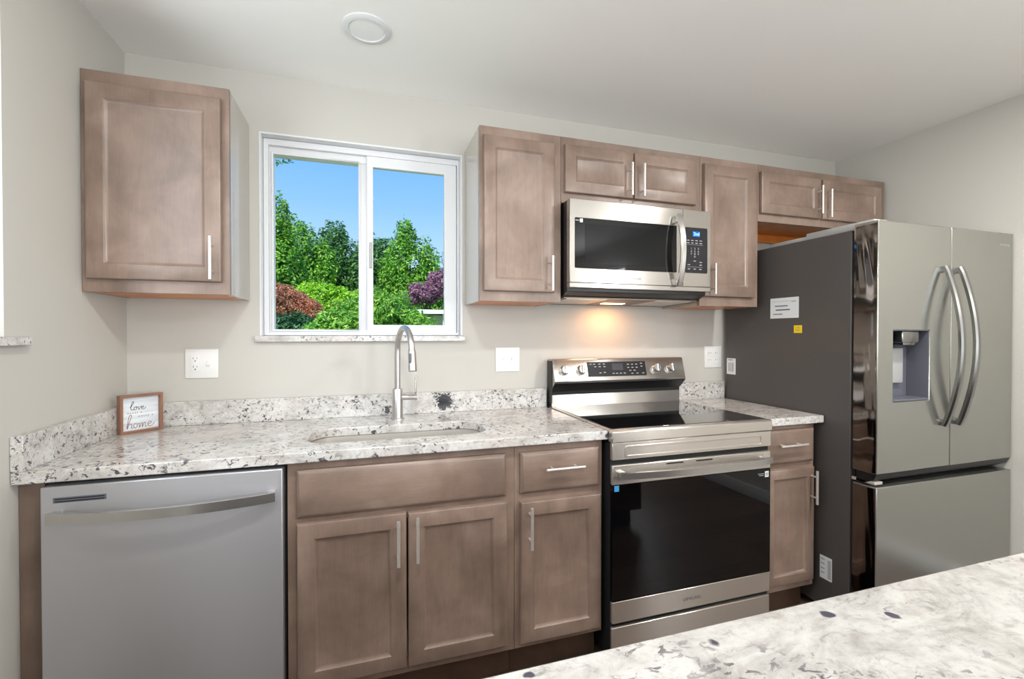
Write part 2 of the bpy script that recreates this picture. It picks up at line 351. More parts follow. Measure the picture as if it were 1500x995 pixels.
# window over the sink
w = tag(obj('window_1', lambda bm: prism(bm, rect(WX0, WX1, WZ0 - .002, WZ1), [rect(.513, 1.312, 1.293, 2.066)], 'y', .062, .115), 'white_trim', bev=.003), kind='structure')
def reveal(bm):
    prism(bm, rect(WX0 + .0005, WX1 - .0005, WZ0, WZ1 - .0005), [rect(WX0 + .008, WX1 - .008, WZ0 + .0005, WZ1 - .008)], 'y', -.002, .066)
obj('window_casing', reveal, 'white_trim', w)
obj('outer_frame', lambda bm: prism(bm, rect(WX0 + .009, WX1 - .009, WZ0 + .001, WZ1 - .009), [rect(.497, 1.328, 1.279, 2.098)], 'y', .040, .0615), 'white_trim', w, bev=.002)
obj('glazing_bead', lambda bm: prism(bm, rect(.506, .872, 1.286, 2.073), [rect(.5145, .8695, 1.2945, 2.0645)], 'y', .055, .0625), 'white_trim', w, bev=.002)
obj('window_sash', lambda bm: prism(bm, rect(.905, 1.325, 1.272, 2.100), [rect(.933, 1.266, 1.317, 2.050)], 'y', .048, .080), 'white_trim', w, bev=.003, label='sliding right sash')
obj('window_stile', B((.868, .912, .070, .100, 1.285, 2.08, .002)), 'white_trim', w)
obj('window_pane', B((.508, .880, .088, .092, 1.288, 2.07)), 'glass', w); obj('window_pane', B((.930, 1.270, .062, .066, 1.312, 2.055)), 'glass', w)
obj('window_latch', B((.916, .928, .040, .050, 1.58, 1.70, .002)), 'hinge', w)
tag(obj('window_sill', B((.453, 1.354, -.022, .062, 1.240, 1.266)), 'granite_sill', bev=.002), 'narrow grey-white granite sill under the sliding window behind the faucet', 'window sill', kind='structure')
# window on the left wall, only its sill end shows
def win2(bm): prism(bm, rect(-1.95, -.65, 1.265, 2.13), [rect(-1.91, -.69, 1.30, 2.09)], 'x', -.115, -.07)
w2 = tag(obj('window_2', win2, 'white_trim', bev=.003), kind='structure'); obj('window_pane', B((-.096, -.092, -1.92, -.68, 1.29, 2.10)), 'glass', w2)
tag(obj('window_sill', B((-.07, .020, -1.98, -.578, 1.241, 1.265)), 'granite_sill', bev=.002), 'short end of a white stone sill on the left wall at the photo edge', 'window sill', kind='structure')
w3 = tag(obj('window_3', lambda bm: (prism(bm, rect(-4.15, -3.25, .8, 2.1), [rect(-4.10, -3.30, .85, 2.05)], 'x', XR + .01, XR + .05), box(bm, XR + .012, XR + .045, -4.11, -3.29, 1.43, 1.47)), 'white_trim'), kind='structure')
w4 = tag(obj('added_fill_window', lambda bm: (prism(bm, rect(.4, 2.8, .7, 2.1), [rect(.45, 2.75, .75, 2.05)], 'y', YB - .05, YB + .01), box(bm, 1.57, 1.63, YB - .045, YB, .74, 2.06)), 'white_trim'), kind='structure')  # unseen window, added to go with the rear fill lamp

# ------------------------------------------------------------------ cabinets
def shaker(bm, x0, x1, z0, z1, yf, fw=.052, th=.019):
    prof = [(0, th), (0, .006), (.002, .002), (.006, 0), (fw, 0), (fw + .002, .0015), (fw + .010, .0085), (fw + .0125, .0095)]
    rings = []
    for ins, dy in prof:
        rings.append([bm.verts.new((x, yf + dy, z)) for x, z in ((x0 + ins, z0 + ins), (x1 - ins, z0 + ins), (x1 - ins, z1 - ins), (x0 + ins, z1 - ins))])
    for a, b in zip(rings, rings[1:]):
        for k in range(4): bm.faces.new((a[k], a[(k + 1) % 4], b[(k + 1) % 4], b[k]))
    bm.faces.new(rings[0][::-1]); bm.faces.new(rings[-1])
def slab(bm, x0, x1, z0, z1, yf, th=.019):
    prof = [(0, th), (0, .009), (.003, .006), (.011, .001), (.014, 0)]
    rings = []
    for ins, dy in prof:
        rings.append([bm.verts.new((x, yf + dy, z)) for x, z in ((x0 + ins, z0 + ins), (x1 - ins, z0 + ins), (x1 - ins, z1 - ins), (x0 + ins, z1 - ins))])
    for a, b in zip(rings, rings[1:]):
        for k in range(4): bm.faces.new((a[k], a[(k + 1) % 4], b[(k + 1) % 4], b[k]))
    bm.faces.new(rings[0][::-1]); bm.faces.new(rings[-1])
def pull(parent, x, z, yf, vertical=True, L=.150, r=.0055, so=.030):
    """bar pull; x,z measured where the bar shows against the front plane"""
    k = (2.1945 + yf - so) / (2.1945 + yf); x = .8948 + (x - .8948) * k; z = 1.2701 + (z - 1.2701) * k; y = yf - so; h = L / 2; g = h * .62
    def f(bm):
        if vertical:
            cyl(bm, (x, y, z - h), (x, y, z + h), r, 16)
            for s in (-1, 1): cyl(bm, (x, y, z + s * g), (x, yf + .001, z + s * g), r * .75, 12)
        else:
            cyl(bm, (x - h, y, z), (x + h, y, z), r, 16)
            for s in (-1, 1): cyl(bm, (x + s * g, y, z), (x + s * g, yf + .001, z), r * .75, 12)
    return obj('handle', f, 'nickel', parent)
def cabinet(name, label, x0, x1, z0, z1, yfr, openings, group=None, cat='cabinet', left_side='side', base=False, yb=-.002):
    """box with face frame; openings = (x0,x1,z0,z1) behind doors"""
    t = thing(name, ((x0 + x1) / 2, yfr / 2, 0 if base else z0), label, cat, group)
    e = .0006; x0 += e; x1 -= e
    def ff(bm): prism(bm, rect(x0, x1, z0, z1), [rect(*o) for o in openings], 'y', yfr, yfr + .019)
    obj('face_frame', ff, 'wood', t, bev=.0008)
    up = .0015 if z0 < 1.8 else .010
    top = [] if base else [(x0 + .014, x1 - .014, yfr + .019, yb, z1 - .014, z1)]
    obj('carcass', B((x0 + .0005, x0 + .014, yfr + .019, yb, z0, z1), (x1 - .014, x1 - .0005, yfr + .019, yb, z0, z1), *top, (x0 + .014, x1 - .014, yb - .006, yb, z0 + up, z1 - .014)), left_side, t)
    obj('bottom_panel', B((x0 + .014, x1 - .014, yfr + .019, yb - .006, z0 + up, z0 + up + .012)), 'raw' if not base else 'side', t)
    return t
YU, YD = -.303, -.3235          # wall cabinet frame and door planes
ZB, ZT, ZB4 = 1.414, 2.152, 1.859
def door(t, x0, x1, z0, z1, yf, hx=None, hz=None, fw=.050):
    d = obj('door', lambda bm: shaker(bm, x0, x1, z0, z1, yf, fw), 'wood', t)
    if hx: pull(d, hx, hz, yf)
    return d
g = 'stained maple wall cabinets'
t = cabinet('wall_cabinet', 'single-door brown maple wall cabinet in the left corner beside the window', .001, .4336, ZB, ZT, YU, [(.04, .395, ZB + .045, ZT - .045)])
door(t, .019, .4105, 1.457, 2.107, YD, .3755, 1.542)
t = cabinet('wall_cabinet', 'tall single-door wall cabinet between the window and the microwave', 1.3546, 1.7274, ZB, ZT, YU, [(1.40, 1.68, ZB + .045, ZT - .045)])
door(t, 1.371, 1.691, 1.456, 2.110, YD, 1.682, 1.541)
t = cabinet('wall_cabinet', 'short two-door wall cabinet directly above the microwave', 1.7274, 2.4725, ZB4, ZT, YU, [(1.77, 2.43, ZB4 + .05, ZT - .045)])
door(t, 1.7415, 2.0865, 1.903, 2.115, YD, 2.0805, 1.995); door(t, 2.093, 2.4375, 1.903, 2.117, YD, 2.1455, 1.996)
t = cabinet('wall_cabinet', 'tall single-door wall cabinet between the microwave and the refrigerator', 2.4725, 2.8355, ZB, ZT, YU, [(2.52, 2.78, ZB + .045, ZT - .045)])
door(t, 2.487, 2.804, 1.460, 2.114, YD, 2.554, 1.549)
t = cabinet('wall_cabinet', 'short two-door wall cabinet above the refrigerator', 2.8355, 3.7600, ZB4, ZT, YU, [(2.88, 3.70, ZB4 + .045, ZT - .045)])
obj('mounting_rail', B((2.851, 3.600, -.022, -.0085, 1.822, 1.870)), 'raw', t)
door(t, 2.843, 3.2525, 1.898, 2.113, YD, 3.262, 2.004); door(t, 3.266, 3.712, 1.898, 2.112, YD, 3.328, 1.990)

YBF, YBD = -.605, -.625         # base frame and door planes
ZC, TC = .9042, .0336; ZU = ZC - TC - .001; BZ = .122
def base_cab(label, x0, x1, op): 
    t = cabinet('base_cabinet', label, x0, x1, BZ, ZU, YBF, op, base=True, left_side='wood')
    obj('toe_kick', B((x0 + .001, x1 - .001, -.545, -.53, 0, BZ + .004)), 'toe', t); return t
def drawer(t, x0, x1, z0, z1, hx=None, hz=None, name='drawer'):
    d = obj(name, lambda bm: slab(bm, x0, x1, z0, z1, YBD), 'wood_h', t)
    if hx: pull(d, hx, hz, YBD, False, L=.154)
    return d
t = base_cab('two-door sink base cabinet with a wide blank drawer front', .661, 1.411, [(.70, 1.37, .165, .65), (.70, 1.37, .70, .83)])
drawer(t, .689, 1.376, .692, .844, name='false_drawer_front')
door(t, .689, 1.0265, .150, .675, YBD, 1.000, .571); door(t, 1.0315, 1.380, .150, .671, YBD, 1.0635, .575)
t = base_cab('narrow drawer-over-door base cabinet left of the range', 1.411, 1.768, [(1.45, 1.73, .165, .64), (1.45, 1.73, .70, .83)])
drawer(t, 1.431, 1.7495, .692, .842, 1.609, .771); door(t, 1.431, 1.7565, .143, .662, YBD, 1.474, .561)
t = base_cab('narrow drawer-over-door base cabinet between the range and refrigerator', 2.551, 2.856, [(2.58, 2.83, .165, .64), (2.58, 2.83, .70, .83)])
drawer(t, 2.5625, 2.8425, .697, .849, 2.7225, .774); door(t, 2.5645, 2.8415, .155, .673, YBD, 2.857, .572, .042)
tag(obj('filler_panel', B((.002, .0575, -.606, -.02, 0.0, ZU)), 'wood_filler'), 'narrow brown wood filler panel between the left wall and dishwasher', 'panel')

# ------------------------------------------------------------------ countertops
SX0, SX1, SY0, SY1 = .703, 1.343, -.528, -.268
t = thing('countertop', (.9, -.32, ZC - TC), 'long white granite countertop with sink cutout and backsplash left of the range', 'countertop')
obj('counter_slab', lambda bm: prism(bm, rect(.001, 1.7765, -.637, -.001), [rect(SX0, SX1, SY0, SY1, .085, 8)], 'z', ZC - TC, ZC), 'granite_L', t, bev=.003)
obj('backsplash', B((.030, 1.770, -.030, -.001, ZC + .0002, 1.000)), 'granite_S', t, bev=.0015)
obj('side_splash', B((.001, .029, -.637, -.001, ZC + .0002, 1.000)), granite('granite_side_splash', 4, scale=1.25, streak=1.2, spot=.05), t, bev=.0015)
t = thing('countertop', (2.71, -.32, ZC - TC), 'short white granite countertop with backsplash between range and refrigerator', 'countertop')
obj('counter_slab', B((2.549, 2.880, -.637, -.001, ZC - TC, ZC)), granite('granite_right', 6), t, bev=.003)
obj('backsplash', B((2.549, 2.880, -.030, -.001, ZC + .0002, 1.000)), granite('granite_right_splash', 7, scale=1.25, streak=1.2, spot=.05), t, bev=.0015)
tag(obj('island_countertop', B((.30, 2.75, -2.75, -1.720, ZC - .034, ZC)), 'granite_I', bev=.003), 'white granite island countertop with dark specks in the foreground', 'countertop')
t = thing('kitchen_island', (1.3, -2.15, 0), 'dark island cabinet body under the foreground granite top', 'island')
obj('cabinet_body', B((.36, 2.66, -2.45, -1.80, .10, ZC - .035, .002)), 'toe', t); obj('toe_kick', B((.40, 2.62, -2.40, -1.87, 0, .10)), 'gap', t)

# sink
def sinkbm(bm):
    rings = []
    lv = [(-.012, -.0345), (.000, -.0345), (.002, -.06), (.008, -.19), (.022, -.214), (.05, -.222)]
    for ins, dz in lv:
        rings.append([bm.verts.new((u, v, ZC + dz)) for u, v in rect(SX0 + ins, SX1 - ins, SY0 + ins, SY1 - ins, max(.085 - ins * .8, .03), 8)])
    for a, b in zip(rings, rings[1:]):
        for k in range(len(a)): bm.faces.new((a[k], a[(k + 1) % len(a)], b[(k + 1) % len(a)], b[k]))
    bm.faces.new(rings[-1])
    lo = [bm.verts.new((u, v, ZC - .226)) for u, v in rect(SX0 - .004, SX1 + .004, SY0 - .004, SY1 + .004, .085, 8)]
    hi = [bm.verts.new((u, v, ZC - .036)) for u, v in rect(SX0 - .012, SX1 + .012, SY0 - .012, SY1 + .012, .085, 8)]
    for k in range(len(lo)): bm.faces.new((lo[k], lo[(k + 1) % len(lo)], hi[(k + 1) % len(lo)], hi[k])); bm.faces.new((hi[k], hi[(k + 1) % len(lo)], rings[0][(k + 1) % len(lo)], rings[0][k]))
    bm.faces.new(lo[::-1])
t = thing('sink', ((SX0 + SX1) / 2, -.4, ZC - .226), 'undermount stainless steel sink bowl set in the granite countertop', 'sink')
obj('bowl', sinkbm, 'steel_sink', t); obj('drain', lambda bm: lathe(bm, (1.02, -.40, ZC - .2222), (0, 0, 1), [(.055, 0), (.055, .003), (.045, .003), (.04, .001), (0, .001)]), 'chrome', t)

# faucet
FX, FY = 1.030, -.135
t = thing('faucet', (FX, FY, ZC), 'brushed steel pull-down gooseneck faucet behind the sink', 'faucet')
obj('faucet_base', lambda bm: lathe(bm, (FX, FY, ZC), (0, 0, 1), [(.030, 0), (.030, .004), (.0225, .006), (.0215, .128), (.020, .131)], 28), 'faucet', t)
R_ = .098; dirv = Vector((.22, -.975, 0)); topz = 1.200
pts = [(FX, FY, ZC + .12), (FX, FY, 1.08), (FX, FY, 1.15)]
for i in range(0, 19):
    a = PI * i / 18 * .96; c = Vector((FX, FY, topz)) + dirv * R_
    pts.append(tuple(c - dirv * R_ * math.cos(a) + Vector((0, 0, R_ * math.sin(a)))))
obj('spout', lambda bm: tube(bm, pts, .0125, 20), 'faucet', t)
ph = Vector(pts[-1]); dh = Vector((.03, -.10, -1)).normalized()
sh = obj('spray_head', lambda bm: tube(bm, [ph, ph + dh * .004, ph + dh * .006, ph + dh * .085, ph + dh * .089], [.0135, .0135, .0155, .0175, .0150], 24), 'faucet', t)
obj('spray_button', B((ph.x - .013, ph.x - .002, ph.y - .021, ph.y - .012, ph.z - .055, ph.z - .015, .003)), 'grey_pl', sh)
lv = obj('lever_arm', lambda bm: cyl(bm, (FX + .018, FY - .001, ZC + .093), (FX + .082, FY - .010, ZC + .093), .0125, 20), 'faucet', t)
obj('lever', lambda bm: tube(bm, [(FX + .074, FY - .009, ZC + .095), (FX + .076, FY - .009, ZC + .13), (FX + .078, FY - .009, ZC + .183)], [.0055, .005, .0045], 12), 'chrome', lv)

# ------------------------------------------------------------------ dishwasher
t = thing('dishwasher', (.36, -.33, 0), 'stainless steel dishwasher with a curved bar handle under the counter', 'dishwasher')
obj('tub_body', B((.063, .657, -.60, -.03, .10, .862)), 'gap', t)
dd = obj('door', B((.066, .6535, -.6420, -.602, .115, .860)), 'steel_dw', t, bev=.003)
hp = []
for i in range(25):
    s = i / 24; hp.append((.090 + s * .545, -.662 - .044 * math.sin(PI * s) ** .8, .7825))
sweepprof = [(-.0135, -.006), (-.010, -.009), (.010, -.009), (.0135, -.006), (.0135, .004), (-.0135, .004)]
def dwh(bm):
    sweep(bm, hp, sweepprof, (0, 0, 1)); box(bm, .092, .112, -.664, -.6415, .771, .794, .002); box(bm, .613, .633, -.664, -.6415, .771, .794, .002)
obj('handle', dwh, 'bar', dd)
obj('vent', B((.094, .212, -.6428, -.640, .8155, .8305)), 'grey_pl', dd); obj('vent_slot', B((.098, .208, -.6434, -.641, .8245, .8275), (.098, .208, -.6434, -.641, .8180, .8210)), 'gap', dd)
obj('toe_panel', B((.066, .654, -.56, -.54, 0, .10)), 'black', t)

# ------------------------------------------------------------------ range
RX0, RX1, RY = 1.7795, 2.5455, -.665
t = thing('range', ((RX0 + RX1) / 2, -.34, 0), 'freestanding stainless electric range with black glass cooktop and oven door', 'range')
obj('body', B((RX0, RX1, -.646, -.045, .04, .858), (RX0, RX1, -.610, -.045, .85, .890), (RX0 + .001, RX1 - .001, -.06, -.012, .2, 1.0)), 'gap', t)
def ctf(bm):
    prism(bm, [(-.665, .862), (-.668, .866), (-.668, .903), (-.662, .909), (-.045, .909), (-.045, .890), (-.610, .890), (-.640, .862)], [], 'x', RX0 - .0, RX1 + .0)
obj('cooktop_frame', ctf, 'steel_fb', t, bev=.0015)
obj('cooktop_glass', B((RX0 + .012, RX1 - .012, -.640, -.075, .905, .9105)), 'cooktop', t, bev=.001)
pf = obj('front_panel', B((RX0 + .001, RX1 - .001, -.663, -.6462, .796, .861)), 'steel_fb', t, bev=.002)
def emb(bm):
    prism(bm, rect(RX0 + .055, RX1 - .05, .803, .848, .008, 4), [rect(RX0 + .063, RX1 - .058, .811, .840, .004, 4)], 'y', -.6655, -.662)
obj('embossed_border', emb, 'steel_fb', pf, bev=.001)
dr = obj('oven_door', B((RX0 + .002, RX1 - .002, -.663, -.6462, .7012, .776)), 'steel_fb', t, bev=.003)
obj('lower_rail', B((RX0 + .002, RX1 - .002, -.663, -.6462, .174, .2568)), 'steel_fb', dr, bev=.003)
obj('oven_glass', B((RX0 + .003, RX1 - .003, -.6625, -.6462, .2572, .7008)), 'glass_black', dr)
for vx in (2.02, 2.16): obj('door_vent', B((vx, vx + .08, -.6637, -.66, .762, .767)), 'gap', dr)
hp = []
for i in range(27):
    s = i / 26; hp.append((RX0 + .022 + s * (RX1 - RX0 - .044), -.688 - .030 * math.sin(PI * s) ** .8, .742))
def rh(bm):
    sweep(bm, hp, [(-.014, -.004), (-.008, -.009), (.008, -.009), (.014, -.004), (.012, .004), (-.012, .004)], (0, 0, 1))
    for xx in (RX0 + .022, RX1 - .050): box(bm, xx, xx + .028, -.692, -.6625, .731, .753, .003)
obj('handle', rh, 'bar', dr)
text('logo', 'SAMSUNG', .019, (2.142, -.6635, .213), 'logo', dr)
obj('energy_sticker', B((RX0 + .010, RX0 + .030, -.6633, -.6625, .677, .699)), 'blue', dr)
st = obj('badge_sticker', B((RX1 - .033, RX1 - .013, -.6633, -.6625, .665, .690)), 'paper', dr); obj('badge_print', B((RX1 - .028, RX1 - .018, -.6637, -.6633, .671, .684), (RX1 - .070, RX1 - .038, -.6631, -.6625, .679, .682), (RX1 - .064, RX1 - .040, -.6631, -.6625, .672, .675)), 'print', st)
obj('storage_drawer', B((RX0 + .002, RX1 - .002, -.661, -.6462, .045, .157)), 'steel_fb', t, bev=.003)
obj('foot', B((RX0 + .03, RX0 + .06, -.58, -.55, 0, .045)), 'black', t); obj('foot', B((RX1 - .06, RX1 - .03, -.58, -.55, 0, .045)), 'black', t)
# backguard
obj('riser', lambda bm: prism(bm, [(-.045, .909), (-.068, .909), (-.066, .918), (-.062, .968), (-.045, .968)], [], 'x', RX0 + .004, RX1 - .004), 'steel', t, bev=.001)
obj('vent_gap', B((RX0 + .006, RX1 - .006, -.056, -.030, .960, 1.005)), 'gap', t)
cg = obj('console', lambda bm: prism(bm, [(-.020, 1.148), (-.078, 1.148), (-.084, 1.142), (-.112, 1.040), (-.110, 1.034), (-.066, .992), (-.020, .992)], [], 'x', RX0 + .001, RX1 - .001), 'steel', t, bev=.0015)
obj('console_lip', lambda bm: prism(bm, [(-.1105, 1.0335), (-.1125, 1.030), (-.0668, .9865), (-.060, .9865), (-.060, .9915), (-.0655, .9915)], [], 'x', RX0 + .002, RX1 - .002), 'black', cg)
obj('console_side', B((RX0 - .0012, RX0 + .0006, -.080, -.018, .93, 1.140)), 'black', cg)
nrm = Vector((0, -.102, .028)).normalized()      # outward normal of the tilted face (y,z)
nrm = Vector((0, -(1.142 - 1.040), -(-.084 + .112) * -1)).normalized()
def onface(x, z, off=0):
    s = (z - 1.040) / (1.142 - 1.040); return Vector((x, -.112 + .028 * s, z)) + nrm * off
for kx in (1.843, 1.936, 2.374, 2.466):
    kx2 = .8948 + (kx - .8948) * (2.0945 - .012) / 2.0945
    def kn(bm, kx2=kx2):
        lathe(bm, onface(kx2, 1.093, -.001), nrm, [(.0255, 0), (.0255, .004), (.0235, .005), (.0215, .022), (.0195, .025)], 28)
    kb = obj('knob', kn, 'bar', cg)
    c0 = onface(kx2, 1.093, .024)
    def gr(bm, c0=c0):
        b = bmesh.new(); box(b, -.006, .006, -.005, .005, -.0195, .0195, .002)
        ang = math.atan2(nrm.z, -nrm.y); b.transform(Matrix.Translation(c0 + nrm * .001) @ Matrix.Rotation(-ang, 4, 'X')); join(bm, b)
    obj('knob_grip', gr, 'bar', kb)
PXa, PXb = 1.965, 2.305
def cp(bm):
    vs = [onface(PXa, 1.058, -.002), onface(PXb, 1.058, -.002), onface(PXb, 1.131, -.002), onface(PXa, 1.131, -.002)]
    a = [bm.verts.new(v) for v in vs]; b = [bm.verts.new(v + nrm * .0035) for v in vs]
    bm.faces.new(a[::-1]); bm.faces.new(b)
    for k in range(4): bm.faces.new((a[k], a[(k + 1) % 4], b[(k + 1) % 4], b[k]))
pn = obj('control_panel', cp, 'panel_black', cg)
ang = math.atan2(nrm.z, -nrm.y); RF = Matrix.Rotation(-ang, 4, 'X') @ Matrix.Rotation(PI / 2, 4, 'X')
def quad_on(bm, x0, x1, z0, z1, off):
    bm.faces.new([bm.verts.new(onface(x, z, off)) for x, z in ((x0, z0), (x1, z0), (x1, z1), (x0, z1))])
def thick_on(bm, x0, x1, z0, z1, off, th=.0006):
    a = [bm.verts.new(onface(x, z, off)) for x, z in ((x0, z0), (x1, z0), (x1, z1), (x0, z1))]; b = [bm.verts.new(v.co + nrm * th) for v in a]
    bm.faces.new(a[::-1]); bm.faces.new(b)
    for k in range(4): bm.faces.new((a[k], a[(k + 1) % 4], b[(k + 1) % 4], b[k]))
obj('display', lambda bm: thick_on(bm, 2.105, 2.168, 1.088, 1.121, .0014), 'grey_pl', pn).data.materials[0] = plain('dim_display', rgb(62, 64, 70), .2)
def prn(bm):
    rr = random.Random(4)
    for x, z in [(1.985, 1.12), (2.005, 1.12), (2.035, 1.12), (2.06, 1.12), (2.01, 1.107), (2.035, 1.107), (2.062, 1.107), (2.035, 1.076), (2.06, 1.078), (2.11, 1.072), (2.13, 1.072), (2.152, 1.072), (2.175, 1.072), (2.2, 1.116), (2.225, 1.116), (2.25, 1.116), (2.2, 1.100), (2.225, 1.100), (2.25, 1.100), (2.21, 1.085), (2.235, 1.085), (2.22, 1.070), (2.25, 1.070), (2.285, 1.070), (2.28, 1.12), (2.28, 1.105)]:
        thick_on(bm, x - .006, x + .006, z - .0018, z + .0018, .0014)
obj('panel_print', prn, 'print', pn)

# ------------------------------------------------------------------ microwave
MX0, MX1, MY, MZ0, MZ1 = 1.7335, 2.4690, -.385, 1.4745, 1.8575
t = thing('microwave', (2.1, -.2, 1.43), 'stainless over-the-range microwave mounted between wall cabinets', 'microwave')
obj('body', lambda bm: prism(bm, [(-.003, 1.8565), (-.352, 1.8565), (-.352, 1.462), (-.30, 1.440), (-.003, 1.430)], [], 'x', MX0 + .002, MX1 - .002), 'black', t, bev=.001)
XD = 2.3105
def mdoor(bm): prism(bm, rect(MX0, XD, MZ0 + .022, MZ1 - .001), [rect(1.757, 2.2780, 1.560, 1.7755, .005, 3)], 'y', MY, -.353)
md = obj('door', mdoor, 'steel', t, bev=.002)
obj('door_window', B((1.7565, 2.2785, MY + .001, -.354, 1.5595, 1.776)), 'glass_black', md)
obj('window_screen', B((1.806, 2.215, MY + .0004, MY + .0012, 1.583, 1.752)), 'mesh_win', md)
obj('badge_sticker', B((1.781, 1.795, MY + .0002, MY + .0012, 1.757, 1.773)), 'paper', md); obj('badge_print', B((1.760, 1.778, MY + .0004, MY + .0012, 1.763, 1.767)), 'print', md)
cpn = obj('control_housing', lambda bm: prism(bm, rect(XD + .0015, MX1, MZ0 + .022, MZ1 - .001), [rect(2.3235, 2.4510, 1.562, 1.7735, .006, 4)], 'y', MY, -.353), 'steel', t, bev=.002)
kp = obj('control_panel', B((2.3230, 2.4515, MY + .001, -.354, 1.5615, 1.774)), 'panel_black', cpn)
obj('display', B((2.366, 2.406, MY + .0002, MY + .0012, 1.733, 1.757)), 'display', kp); text('display_text', '2nd', .022, (2.387, MY, 1.745), 'digits', kp)
def keys(bm):
    for r_, z in enumerate((1.714, 1.702)):
        for x in (2.341, 2.364, 2.388, 2.412): box(bm, x - .007, x + .007, MY + .0004, MY + .0011, z - .0018, z + .0018)
    for z in (1.694, 1.590): box(bm, 2.336, 2.424, MY + .0004, MY + .0011, z - .0005, z + .0005)
    for x, z in ((2.345, 1.600), (2.412, 1.600), (2.345, 1.580), (2.378, 1.580), (2.410, 1.580), (2.412, 1.613), (2.378, 1.618)): box(bm, x - .007, x + .007, MY + .0004, MY + .0011, z - .0018, z + .0018)
obj('key_print', keys, 'print', kp)
for i, ch in enumerate('123456789'): 
    pass
text('keypad_digits', '1  2  3\n4  5  6\n7  8  9\n   0   ', .0125, (2.378, MY + .0004, 1.657), 'print', kp, sx=1.5)
obj('bottom_trim', B((MX0, MX1, MY, -.353, MZ0, MZ0 + .0215)), 'steel', t, bev=.002)
text('logo', 'SAMSUNG', .014, (2.055, MY - .0002, 1.522), 'logo', md)
hp = []
for i in range(25):
    s = i / 24; hp.append((2.2730, MY - .018 - .034 * math.sin(PI * s) ** .8, 1.4975 + s * .325))
def mh(bm):
    sweep(bm, hp, [(-.015, -.004), (-.009, -.009), (.009, -.009), (.015, -.004), (.013, .004), (-.013, .004)], (1, 0, 0))
    box(bm, 2.262, 2.284, MY - .020, MY + .0005, 1.500, 1.530, .003); box(bm, 2.262, 2.284, MY - .020, MY + .0005, 1.790, 1.820, .003)
obj('handle', mh, 'bar', md)
def under(bm): prism(bm, [(-.001, 1.4295), (-.300, 1.4395), (-.300, 1.4355), (-.001, 1.4255)], [], 'x', MX0 + .01, MX1 - .01)
up_ = obj('underside_panel', under, 'greymetal', t)
def tilt(bm, x0, x1, y0, y1, dz, th=.002):
    zf = lambda y: 1.4255 + (y + .001) / (-.299) * .010 - dz
    a = [bm.verts.new((x, y, zf(y))) for x, y in ((x0, y0), (x1, y0), (x1, y1), (x0, y1))]; b = [bm.verts.new(v.co - Vector((0, 0, th))) for v in a]
    bm.faces.new(a); bm.faces.new(b[::-1])
    for k in range(4): bm.faces.new((a[k], a[(k + 1) % 4], b[(k + 1) % 4], b[k]))
obj('grease_filter', lambda bm: tilt(bm, 1.765, 1.97, -.285, -.06, 0), 'filter', up_); obj('grease_filter', lambda bm: tilt(bm, 2.235, 2.44, -.285, -.06, 0), 'filter', up_)
obj('cooktop_lamp', lambda bm: tilt(bm, 2.04, 2.16, -.13, -.09, 0), 'lampglow', up_)
lamp('cooktop_lamp_light', 'AREA', (2.10, -.11, 1.420), (0, 0, 0), .9, (1, .45, .17), shape='RECTANGLE', size=.14, size_y=.04)

# ------------------------------------------------------------------ refrigerator
F0, F1, FM = 2.8860, 3.7660, 3.3345; FY_, FB = -.860, -.763
t = thing('refrigerator', ((F0 + F1) / 2, -.45, 0), 'large french-door stainless refrigerator with water dispenser against right wall', 'refrigerator')
cab = obj('cabinet_body', B((F0 + .001, F1 - .002, -.752, -.035, .03, 1.719)), 'fridge_side', t, bev=.003)
obj('seal_gap', B((F0 + .012, F1 - .012, -.764, -.750, .05, 1.71)), 'gap', t)
DX0, DX1, DZ0, DZ1 = 2.9760, 3.2000, .991, 1.290
def ld(bm): prism(bm, rect(F0, FM - .002, .6965, 1.739), [rect(DX0, DX1, DZ0, DZ1)], 'y', FY_, FB)
dl = obj('left_door', ld, 'steel_fr', t, bev=.0025)
dr_ = obj('right_door', lambda bm: prism(bm, rect(FM + .002, F1, .6965, 1.739), [], 'y', FY_, FB), 'steel_fr', t, bev=.0025)
obj('door_edge', B((F0 - .0012, F0 + .0005, FY_ + .004, FB - .001, .70, 1.728)), 'film', dl, label='shiny side edge under crinkled protective film')
dsp = obj('dispenser_recess', lambda bm: (box(bm, DX0, DX1, -.772, -.765, DZ0, DZ1), box(bm, DX0, DX0 + .003, -.857, -.77, DZ0, DZ1), box(bm, DX1 - .003, DX1, -.857, -.77, DZ0, DZ1), box(bm, DX0, DX1, -.857, -.77, DZ1 - .003, DZ1), box(bm, DX0, DX1, -.857, -.77, DZ0, DZ0 + .004)), 'grey_pl', dl)
obj('dispenser_nozzle', lambda bm: (box(bm, 3.045, 3.150, -.852, -.785, 1.235, 1.287, .008), box(bm, 3.06, 3.135, -.846, -.79, 1.225, 1.24, .004)), 'dark_nickel', dsp)
obj('dispenser_top_panel', B((DX0 + .004, DX1 - .004, -.79, -.772, 1.222, 1.286, .001)), 'black', dsp); obj('dispenser_paddle', B((3.075, 3.147, -.792, -.772, 1.06, 1.212, .004)), 'hinge', dsp)
obj('drip_tray', lambda bm: prism(bm, rect(DX0 + .004, DX1 - .004, -.866, -.775, .02, 6), [], 'z', DZ0 + .004, DZ0 + .010), 'grey_pl', dsp)
obj('door_pocket', lambda bm: prism(bm, [(-.858, .6960), (-.775, .6960), (-.775, .645), (-.800, .645), (-.846, .670)], [], 'x', F0 + .004, F1 - .004), 'black', t)
fd = obj('freezer_drawer', B((F0, F1, FY_, FB, .060, .642)), 'steel_fr', t, bev=.0025)
obj('drawer_edge', B((F0 - .0012, F0 + .0005, FY_ + .004, FB - .001, .07, .636)), 'film', fd)
